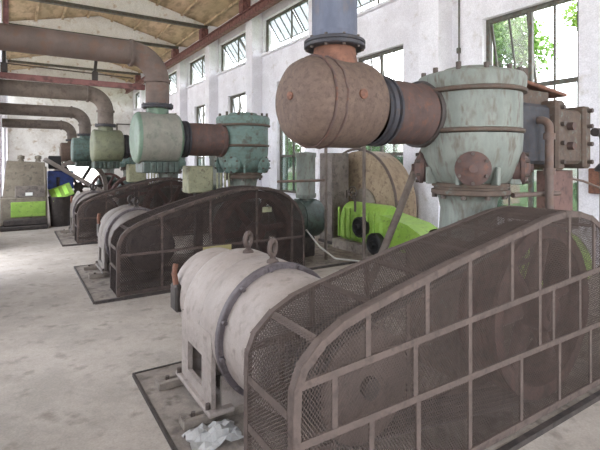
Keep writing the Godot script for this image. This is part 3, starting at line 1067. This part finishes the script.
func drum(i: int, yc: float, x0: float, x1: float, xp: float, zc: float, r: float, label: String) -> void:
	# suction drum: a short horizontal vessel left of each cylinder
	var o := thing("suction_drum", label, "drum", Vector3(xp, yc, zc), "suction drums beside the cylinders")
	var col: Material = [M.rust_drum, M.green_paint, M.olive_paint, M.teal_green, M.rust_drum][i]
	var st := mb()
	var a := x0 - xp
	var b := x1 - xp
	var seam := lerpf(a, b, 0.30)
	if i == 0:
		lathe(st, Vector3.ZERO, Vector3(1, 0, 0), [[0.0, a], [0.12, a + 0.005], [0.19, a + 0.022], [0.245, a + 0.06], [0.275, a + 0.11], [r, a + 0.19], [r, seam]], 44)
		var cap := part("dished_end", st, col, o)
		st = mb()
		lathe(st, Vector3(a + 0.004, 0.02, 0.04), Vector3(-1, 0, 0.1), [[0.026, -0.05], [0.026, 0.015], [0.016, 0.02], [0.0, 0.02]], 14)
		part("plug", st, M.rust_orange, cap)
		st = mb()
		lathe(st, Vector3.ZERO, Vector3(1, 0, 0), [[r, seam], [r, b - 0.11], [r - 0.015, b - 0.06], [r - 0.05, b - 0.02], [0.2, b], [0.0, b]], 44)
		var sh := part("shell", st, col, o)
		st = mb()
		for s in [seam - 0.03, seam + 0.05]:
			var pts: Array = []
			for k in 40:
				var an := TAU * k / 40.0
				var rr := r + rng.randf_range(-0.003, 0.004)
				pts.append(Vector3(s + rng.randf_range(-0.006, 0.006), cos(an) * rr, sin(an) * rr))
			sweep(st, pts, 0.008, 6, true)
		part("weld_seam", st, M.corroded, sh)
		st = mb()
		lathe(st, Vector3(0.0, 0.03, r - 0.02), Vector3(0, 0, 1), [[0.032, 0.0], [0.032, 0.028], [0.02, 0.034], [0.0, 0.034]], 12)
		part("plug", st, M.rust_orange, sh)
	else:
		lathe(st, Vector3.ZERO, Vector3(1, 0, 0), [[0.0, a], [r - 0.06, a + 0.005], [r - 0.02, a + 0.02], [r, a + 0.05], [r, b - 0.05], [r - 0.02, b - 0.02], [r - 0.06, b], [0.0, b]], 40)
		part("shell", st, col, o)
		if i == 1:
			# dust lying on the upper half
			st = mb()
			lathe(st, Vector3.ZERO, Vector3(1, 0, 0), [[r + 0.002, a + 0.05], [r + 0.002, b - 0.05]], 20, -0.10, PI + 0.10)
			part("dust_coat", st, M.dust_grey, o, "pale dust on the upper half")
	# neck up to the pipe flange
	st = mb()
	var top := 2.256 - yc if i > 0 else 2.297 - yc
	lathe(st, Vector3.ZERO, Vector3.UP, [[0.165 if i == 0 else 0.15, r * 0.72], [0.145, r + 0.02], [0.14, top]], 28)
	part("neck", st, M.rust_orange if i == 0 else col, o)
	# ribbed saddle and column below
	if i > 0:
		st = mb()
		span(st, Vector3(-0.24, -r - 0.12, -0.2), Vector3(0.24, -r + 0.03, 0.2), 0.01)
		for k in 6:
			span(st, Vector3(-0.23 + k * 0.08, -r - 0.11, 0.19), Vector3(-0.20 + k * 0.08, -r + 0.02, 0.23))
		part("saddle", st, M.dark_green, o)

func overhead_pipe(i: int, xp: float, zc: float, label: String) -> void:
	var o := thing("overhead_pipe", label, "pipe", Vector3(xp, 2.255 if i > 0 else 2.297, zc), "overhead suction pipes")
	var mt: Material = [M.blue_pipe, M.pipe_rust, M.pipe_grey, M.pipe_grey, M.pipe_grey][i]
	var r := 0.152
	var y: float = [0.95, 0.70, 0.66, 0.64, 0.55][i]
	var pts: Array = [Vector3(0, 0.02, 0), Vector3(0, y - 0.42, 0)]
	var st := mb()
	var el := bend(Vector3(0, 0, 0), Vector3(0, y, 0), Vector3(-1, y, 0), 0.34, 14)
	sweep(st, [Vector3(0, 0.02, 0), Vector3(0, (y - 0.34) * 0.5, 0), el[0]], r, 30)
	part("riser", st, mt, o)
	st = mb()
	sweep(st, el, r, 30)
	part("elbow", st, mt, o)
	st = mb()
	sweep(st, [el[-1], Vector3((el[-1].x + LEFT_X - xp) * 0.5, y, 0), Vector3(LEFT_X - xp + 0.01, y, 0)], r, 30)
	part("run", st, mt, o)
	# flange pair on the drum neck
	st = mb()
	lathe(st, Vector3.ZERO, Vector3.UP, [[0.14, 0.0], [0.198, 0.0], [0.205, 0.006], [0.205, 0.022], [0.197, 0.025], [0.197, 0.029], [0.205, 0.032], [0.205, 0.048], [0.198, 0.054], [0.15, 0.054]], 36)
	var f := part("flange", st, M.dark_flange, o)
	for k in 10:
		var an := TAU * k / 10.0
		st = mb()
		rod(st, Vector3(cos(an) * 0.185, -0.012, sin(an) * 0.185), Vector3(cos(an) * 0.185, 0.066, sin(an) * 0.185), 0.011, 6)
		part("flange_bolt", st, M.bolt, f)
	if i > 0:
		for p in [[el[0], Vector3.UP], [el[-1], Vector3(-1, 0, 0)]]:
			st = mb()
			lathe(st, p[0], p[1], [[r, -0.025], [r + 0.022, -0.02], [r + 0.022, 0.02], [r, 0.025]], 30)
			part("joint_collar", st, mt, o)

func build_sets() -> void:
	var which := ["nearest", "second", "third", "fourth", "farthest"]
	var guards := ["long dusty brown wire mesh belt guard in the foreground", "dark brown belt guard with hub ring showing, behind the pale motor", "dark rounded belt guard third along the aisle", "dark belt guard fourth along the aisle", "small dark belt guard at the far end of the row"]
	var motors := ["dusty pinkish grey round motor with two lifting eyes, nearest", "grey motor half hidden behind the second belt guard", "dark grey motor behind the third belt guard", "dark motor behind the fourth belt guard", "dark motor behind the farthest belt guard"]
	var comps := ["pale teal compressor cylinder streaked with rust, nearest, above the mesh guard", "teal compressor cylinder with lid behind the second belt guard", "teal compressor mostly hidden behind the dusty green drum", "fourth teal compressor along the row", "farthest teal compressor in the row"]
	var drums := ["big rusty brown drum with weld seams under the blue pipe", "green drum with dusty top below the big rusty elbow", "olive green drum under the second elbow", "teal drum under the third elbow", "small rusty drum under the last elbow"]
	var pipes := ["blue grey vertical pipe with dark flange above the rusty drum", "thick rusty overhead pipe with elbow down to the dusty green drum", "grey brown overhead pipe with elbow above the olive drum", "thin grey overhead pipe third from the front", "lowest and thinnest looking overhead pipe farthest away"]
	for i in 5:
		var z0 := -1.46 - UNIT * i
		var zc := z0 - 0.75
		var cx := 2.98 if i == 0 else 2.86
		var mx := 1.36 if i == 0 else 1.38
		var xp: float = [1.80, 1.60, 1.56, 1.63, 1.67][i]
		var zd := zc - 0.18 if i == 0 else zc
		compressor(i, cx, zc, comps[i])
		if i < 3:
			slab_and_rails(i, z0, mx)
			motor(i, mx, z0, motors[i])
			belt_guard(i, z0, guards[i])
			belts(i, Vector2(mx, 0.515), 0.262, Vector2(cx - 0.1, 0.582), 0.552, z0)
		var x1 := cx - 0.36 - (0.53 if i == 0 else 0.62)
		drum(i, 1.933 if i == 0 else 1.855, 1.43 if i == 0 else 1.29, x1, xp, zd, 0.295 if i == 0 else 0.34, drums[i])
		overhead_pipe(i, xp, zd, pipes[i])

# ---------------------------------------------------------------- other things
func handwheel(st: SurfaceTool, c: Vector3, axis: Vector3, r: float) -> void:
	sweep(st, circle_pts(c, axis, r, 20), r * 0.12, 7, true)
	var bs := frame_of(axis)
	for k in 4:
		var an := TAU * k / 4.0
		rod(st, c, c + bs * (Vector3(cos(an), 0, sin(an)) * r), r * 0.09, 6)
	rod(st, c - axis.normalized() * r * 0.5, c + axis.normalized() * r * 0.2, r * 0.2, 8)

func build_details() -> void:
	# beam and hangers that carry the second overhead pipe
	var bm := thing("support_beam", "brown channel beam hung below the thick rusty overhead pipe", "beam", Vector3(-0.75, 2.53, -6.35))
	var st := mb()
	span(st, Vector3(0.0, 0, -0.03), Vector3(2.25, 0.07, 0.03))
	part("channel", st, M.crane_steel, bm)
	for x in [0.63, 1.62]:
		st = mb()
		span(st, Vector3(x - 0.035, 0.07, -0.03), Vector3(x + 0.035, 0.19, 0.03), 0.008)
		rod(st, Vector3(x, 0.19, 0.0), Vector3(x, 0.45, 0.2), 0.02, 8)
		part("hanger", st, M.greasy, bm)
	st = mb()
	rod(st, Vector3(0.4, 0.19, 0), Vector3(2.1, 0.15, 0), 0.008, 6)
	part("tie_wire", st, M.bolt, bm)
	st = mb()
	rod(st, Vector3(-0.10, 3.02, -6.21), Vector3(-0.10, 6.95, -6.21), 0.028, 8)
	single("hanger_rod", st, M.crane_steel, "brown hanger rod from the roof to the thick rusty pipe", "rod")
	# brown box column behind the near guard
	var col := thing("support_column", "purplish brown steel box column right of the near cylinder", "column", Vector3(4.13, 0.935, -2.18))
	st = mb()
	span(st, Vector3(-0.17, 0.02, -0.06), Vector3(0.17, 0.53, 0.09), 0.006)
	part("column_shaft", st, M.brown_column, col)
	st = mb()
	span(st, Vector3(-0.2, 0.0, -0.12), Vector3(0.2, 0.02, 0.12))
	part("base_plate", st, M.greasy, col)
	# dark stand pipe at the right edge
	var sp := thing("stand_pipe", "dark vertical pipe with elbow at the right edge", "pipe", Vector3(4.93, 0, -2.1))
	st = mb()
	var pts: Array = [Vector3(0, 0, 0), Vector3(0, 1.5, 0)]
	pts.append_array(bend(Vector3.ZERO, Vector3(0, 1.83, 0), Vector3(-0.5, 1.83, 0), 0.08))
	pts.append(Vector3(-0.2, 1.83, 0))
	sweep(st, pts, 0.042, 12)
	part("pipe", st, M.greasy, sp)
	st = mb()
	lathe(st, Vector3(0, 1.44, 0), Vector3.UP, [[0.042, 0.0], [0.085, 0.01], [0.085, 0.04], [0.042, 0.09]], 14)
	part("collar", st, M.dark_flange, sp)
	st = mb()
	sweep(st, [Vector3(0, 1.1, 0.04), Vector3(-0.18, 1.28, 0.06), Vector3(-0.42, 1.36, 0.0), Vector3(-0.62, 1.40, -0.08)], 0.012, 6)
	part("small_tube", st, M.pipe_rust, sp)
	st = mb()
	span(st, Vector3(6.7, 1.1, -3.06), Vector3(6.8, 1.45, -2.9), 0.01)
	single("switch_box", st, M.rust_orange, "small rusty switch box on the white wall at right", "box")
	# hood and lime green machine by the window wall
	var hd := thing("wheel_hood", "large tan curved wheel hood near the windows behind the lime machine", "hood", Vector3(5.78, 0, -6.6))
	st = mb()
	var poly: Array = []
	for k in 19:
		var an := PI * k / 18.0
		poly.append(Vector2(cos(an) * 1.02, 0.72 + sin(an) * 1.02))
	poly.append(Vector2(-1.02, 0.0))
	poly.append(Vector2(1.02, 0.0))
	prism(st, PackedVector2Array(poly), Transform3D(Basis(Vector3.UP, PI * 0.5), Vector3(-0.25, 0, 0)), 0.5)
	part("hood_body", st, M.tan_hood, hd)
	st = mb()
	var arc: Array = []
	for k in 25:
		var an := PI * k / 24.0
		arc.append(Vector3(-0.28, 0.72 + sin(an) * 1.06, -cos(an) * 1.06))
	sweep(st, arc, 0.025, 8)
	part("hood_rim", st, M.guard_frame, hd)
	st = mb()
	lathe(st, Vector3(-0.25, 0.72, 0.2), Vector3(-1, 0, 0), [[0.32, 0.0], [0.32, 0.03], [0.29, 0.04], [0.0, 0.04]], 32)
	part("inspection_cover", st, M.tan_cabinet, hd)
	var sc := thing("steel_cabinet", "tall grey brown steel cabinet left of the tan wheel hood", "cabinet", Vector3(5.15, 0, -6.85))
	st = mb()
	span(st, Vector3(-0.2, 0.05, -0.2), Vector3(0.2, 1.7, 0.2), 0.01)
	part("cabinet_body", st, M.motor_dark, sc)
	st = mb()
	span(st, Vector3(-0.22, 0.0, -0.22), Vector3(0.22, 0.05, 0.22))
	part("plinth", st, M.greasy, sc)
	st = mb()
	span(st, Vector3(-0.17, 0.12, 0.2), Vector3(0.17, 1.64, 0.215), 0.004)
	var sd2 := part("door", st, M.motor_dark, sc)
	st = mb()
	rod(st, Vector3(0.13, 0.85, 0.225), Vector3(0.13, 1.0, 0.225), 0.012, 8)
	part("handle", st, M.bolt, sd2)
	var lm := thing("lime_machine", "bright lime green machine with black round covers near the windows", "machine", Vector3(5.1, 0, -5.3))
	st = mb()
	span(st, Vector3(-0.35, 0.0, -1.1), Vector3(0.35, 0.18, 0.55), 0.02)
	part("bed", st, M.slab, lm)
	st = mb()
	span(st, Vector3(-0.26, 0.18, -1.05), Vector3(0.26, 0.62, 0.1), 0.06)
	lathe(st, Vector3(0, 0.58, -1.0), Vector3(0, 0, 1), [[0.0, 0.0], [0.22, 0.01], [0.25, 0.05], [0.25, 1.0], [0.22, 1.05], [0.0, 1.06]], 24)
	for k in 7:
		span(st, Vector3(-0.29, 0.22, -1.0 + k * 0.15), Vector3(-0.25, 0.74, -0.96 + k * 0.15), 0.01)
	part("casing", st, M.lime, lm)
	st = mb()
	prism(st, PackedVector2Array([Vector2(-0.05, 0.18), Vector2(0.95, 0.18), Vector2(0.95, 0.42), Vector2(0.55, 0.60), Vector2(-0.05, 0.70)]), Transform3D(Basis(Vector3.UP, -PI * 0.5), Vector3(0.28, 0, 0.05)), 0.5)
	part("sloping_cover", st, M.lime, lm)
	for p in [Vector3(-0.30, 0.46, -0.35), Vector3(-0.34, 0.25, 0.05)]:
		st = mb()
		lathe(st, p, Vector3(-1, 0, 0), [[0.17, -0.05], [0.17, 0.05], [0.14, 0.07], [0.12, 0.05], [0.06, 0.05], [0.05, 0.12], [0.0, 0.12]], 20)
		part("round_cover", st, M.black, lm)
	st = mb()
	handwheel(st, Vector3(-0.35, 1.02, -0.5), Vector3(1, 0, 0), 0.1)
	rod(st, Vector3(-0.3, 0.7, -0.5), Vector3(-0.3, 1.02, -0.5), 0.02, 8)
	part("handwheel", st, M.bolt, lm)
	# slim posts with a cross rail between the second set and the machine
	for p in [[4.05, -5.6, 1.95, "left"], [4.22, -4.9, 2.0, "right"]]:
		st = mb()
		rod(st, Vector3(p[0], 0, p[1]), Vector3(p[0], p[2], p[1]), 0.024, 10)
		single("steel_post", st, M.pipe_grey, "slim grey steel post, %s of two, beside the dark green barrel" % p[3], "post", "slim steel posts")
	st = mb()
	rod(st, Vector3(3.2, 1.25, -5.62), Vector3(4.05, 1.25, -5.62), 0.02, 8)
	single("hand_rail", st, M.pipe_rust, "short rusty rail reaching from the guard to the slim post", "rail")
	st = mb()
	sweep(st, [Vector3(4.46, 1.70, -4.0), Vector3(4.33, 1.50, -4.0), Vector3(4.0, 0.90, -4.0), Vector3(3.5, 0.04, -4.0)], 0.045, 10)
	single("leaning_pipe", st, M.pipe_grey, "grey pipe leaning left of the near cylinder neck", "pipe")
	st = mb()
	sweep(st, [Vector3(3.55, 0.55, -5.4), Vector3(3.75, 0.30, -5.35), Vector3(4.0, 0.10, -5.3), Vector3(4.5, 0.02, -5.1)], 0.013, 8)
	single("hose", st, M.hose, "pale thin hose drooping to the floor beside the second guard", "hose")
	# crumpled paper sack at the near motor foot
	st = mb()
	var grid: Array = []
	for a in 9:
		var row: Array = []
		for b in 9:
			row.append(Vector3((a - 4) * 0.035, maxf(0.004, 0.03 + rng.randf_range(-0.026, 0.035) - 0.006 * Vector2(a - 4, b - 4).length()), (b - 4) * 0.026) + Vector3(rng.randf_range(-0.01, 0.01), 0, rng.randf_range(-0.01, 0.01)))
		grid.append(row)
	for a in 8:
		for b in 8:
			var n: Vector3 = (grid[a][b + 1] - grid[a][b]).cross(grid[a + 1][b] - grid[a][b]).normalized()
			quad(st, grid[a][b], grid[a + 1][b], grid[a + 1][b + 1], grid[a][b + 1], n)
			var dn := Vector3(0, -0.003, 0)
			quad(st, grid[a][b] + dn, grid[a + 1][b] + dn, grid[a + 1][b + 1] + dn, grid[a][b + 1] + dn, -n)
	var sk := single("paper_sack", st, M.paper, "crumpled white paper sack on the slab at the near motor", "paper")
	sk.position = Vector3(0.92, 0.026, -2.33)
	# machine with the lime panel far down the aisle
	var cab := thing("feed_machine", "tan machine cabinet with lime green front panel far down the aisle", "machine", Vector3(0.22, 0, -12.0))
	st = mb()
	prism(st, PackedVector2Array([Vector2(-0.48, 0.72), Vector2(0.39, 0.72), Vector2(0.35, 1.52), Vector2(-0.40, 1.56)]), Transform3D(Basis(), Vector3(0, 0, -0.55)), 0.6)
	part("hopper", st, M.tan_cabinet, cab)
	st = mb()
	span(st, Vector3(-0.52, 0.1, -0.6), Vector3(0.40, 0.72, 0.1), 0.02)
	part("body", st, M.tan_cabinet, cab)
	st = mb()
	span(st, Vector3(-0.32, 0.28, 0.1), Vector3(0.36, 0.62, 0.13), 0.01)
	part("front_panel", st, M.lime, cab, "bright lime green panel")
	st = mb()
	span(st, Vector3(-0.24, 0.72, 0.02), Vector3(0.36, 0.98, 0.09), 0.01)
	part("control_plate", st, M.motor_dark, cab)
	st = mb()
	span(st, Vector3(-0.04, 0.76, 0.09), Vector3(0.10, 0.83, 0.10))
	part("gauge", st, M.white_paint, cab)
	st = mb()
	span(st, Vector3(-0.52, 0.0, -0.6), Vector3(0.40, 0.1, 0.32), 0.02)
	span(st, Vector3(-0.46, 0.1, 0.1), Vector3(0.39, 0.24, 0.28), 0.02)
	part("step", st, M.greasy, cab)
	for x in [-0.12, 0.22]:
		st = mb()
		lathe(st, Vector3(x, 1.53, -0.2), Vector3.UP, [[0.06, 0.0], [0.05, 0.06], [0.07, 0.07], [0.07, 0.14], [0.0, 0.16]], 12)
		part("cap", st, M.tan_cabinet, cab)
	st = mb()
	rod(st, Vector3(0.37, 0.72, 0.05), Vector3(0.35, 1.42, 0.08), 0.03, 8)
	part("side_arm", st, M.tan_cabinet, cab)
	# dark bin with a tilted lime tray in it
	var bn := thing("waste_bin", "dark open bin beside the machine with the lime panel", "bin", Vector3(0.90, 0, -12.1))
	st = mb()
	lathe(st, Vector3.ZERO, Vector3.UP, [[0.0, 0.0], [0.20, 0.0], [0.26, 0.68], [0.27, 0.70], [0.26, 0.705], [0.19, 0.03], [0.0, 0.03]], 24)
	part("bin_shell", st, M.greasy, bn)
	var tr := thing("lime_tray", "lime green slotted tray tilted on top of the dark bin", "tray", Vector3(0.92, 0.80, -12.05))
	tr.rotation = Vector3(0.7, 0.3, 0.5)
	st = mb()
	span(st, Vector3(-0.24, 0, -0.2), Vector3(0.24, 0.03, 0.2), 0.01)
	part("tray_body", st, M.lime, tr)
	for x in [-0.12, 0.05]:
		st = mb()
		span(st, Vector3(x, 0.03, -0.14), Vector3(x + 0.09, 0.038, 0.14))
		part("slot", st, M.lime_light, tr)
	# spare wheel standing behind the conveyor
	var wh := thing("spare_wheel", "large grey spoked wheel standing behind the sloping conveyor", "wheel", Vector3(1.55, 0, -14.6))
	st = mb()
	lathe(st, Vector3(0, 0.80, -0.1), Vector3(0, 0, 1), [[0.68, 0.0], [0.80, 0.0], [0.80, 0.2], [0.68, 0.2], [0.68, 0.0]], 40)
	part("rim", st, M.motor, wh)
	st = mb()
	rod(st, Vector3(0, 0.80, -0.1), Vector3(0, 0.80, 0.12), 0.13, 20)
	part("hub", st, M.greasy, wh)
	for k in 6:
		var an := TAU * k / 6.0
		st = mb()
		rod(st, Vector3(cos(an) * 0.12, 0.80 + sin(an) * 0.12, 0), Vector3(cos(an) * 0.69, 0.80 + sin(an) * 0.69, 0), 0.045, 8)
		part("spoke", st, M.greasy, wh)
	# sloping conveyor with blue side
	var cv := thing("sloping_conveyor", "sloping conveyor with blue guards descending beside the third compressor", "conveyor", Vector3(1.28, 0, -12.75))
	st = mb()
	var tilt := Basis(Vector3(0, 0, 1), -0.58)
	box(st, Vector3(0.15, 1.05, 0.25), Vector3(2.0, 0.10, 0.08), tilt, 0.01)
	part("side_rail", st, M.motor, cv)
	st = mb()
	box(st, Vector3(0.15, 1.05, -0.25), Vector3(2.0, 0.10, 0.08), tilt, 0.01)
	part("side_rail", st, M.motor, cv)
	st = mb()
	box(st, Vector3(0.15, 1.06, 0), Vector3(1.9, 0.05, 0.4), tilt)
	part("conveyor_belt", st, M.belt, cv)
	st = mb()
	span(st, Vector3(-0.62, 0.85, -0.2), Vector3(-0.05, 1.3, 0.2), 0.02)
	part("motor_cover", st, M.blue_paint, cv, "blue cover")
	st = mb()
	span(st, Vector3(-0.60, 1.35, -0.1), Vector3(-0.32, 1.68, 0.1), 0.02)
	part("top_box", st, M.black, cv)
	for x in [-0.4, 0.6]:
		for z in [-0.2, 0.2]:
			st = mb()
			rod(st, Vector3(x, 0, z), Vector3(x, 1.15 - (x + 0.4) * 0.6, z), 0.035, 8)
			part("leg", st, M.greasy, cv)

# ---------------------------------------------------------------- start
func _ready() -> void:
	rng.seed = 20240611
	# camera: level, with the lens shifted down
	var cam := Camera3D.new()
	cam.name = "camera"
	add_child(cam)
	cam.position = Vector3(0, EYE, 0)
	cam.rotation.y = -atan(284.0 / 445.0)
	cam.keep_aspect = Camera3D.KEEP_HEIGHT
	cam.set_frustum(0.1 * 450.0 / 445.0, Vector2(0, -0.1 * 64.0 / 445.0), 0.1, 200.0)
	cam.current = true
	# overcast sky
	var env := Environment.new()
	var sky := Sky.new()
	var sm := ProceduralSkyMaterial.new()
	sm.sky_top_color = Color(0.87, 0.90, 0.95)
	sm.sky_horizon_color = Color(0.96, 0.97, 0.98)
	sm.ground_bottom_color = Color(0.45, 0.5, 0.4)
	sm.ground_horizon_color = Color(0.8, 0.82, 0.8)
	sm.sky_energy_multiplier = 1.0
	sky.sky_material = sm
	env.background_mode = Environment.BG_SKY
	env.sky = sky
	env.background_energy_multiplier = 3.0
	env.tonemap_mode = Environment.TONE_MAPPER_LINEAR
	env.tonemap_exposure = 3.7
	env.sdfgi_enabled = true
	env.ssao_enabled = true
	env.ssil_enabled = true
	var we := WorldEnvironment.new()
	we.environment = env
	add_child(we)
	var sun := DirectionalLight3D.new()
	sun.name = "sun"
	sun.light_energy = 1.2
	sun.light_color = Color(1.0, 0.97, 0.9)
	sun.light_angular_distance = 6.0
	sun.shadow_enabled = true
	sun.rotation = Vector3(deg_to_rad(-80), deg_to_rad(-60), 0)
	add_child(sun)
	make_materials()
	build_hall()
	build_sets()
	build_details()
	build_outdoors()
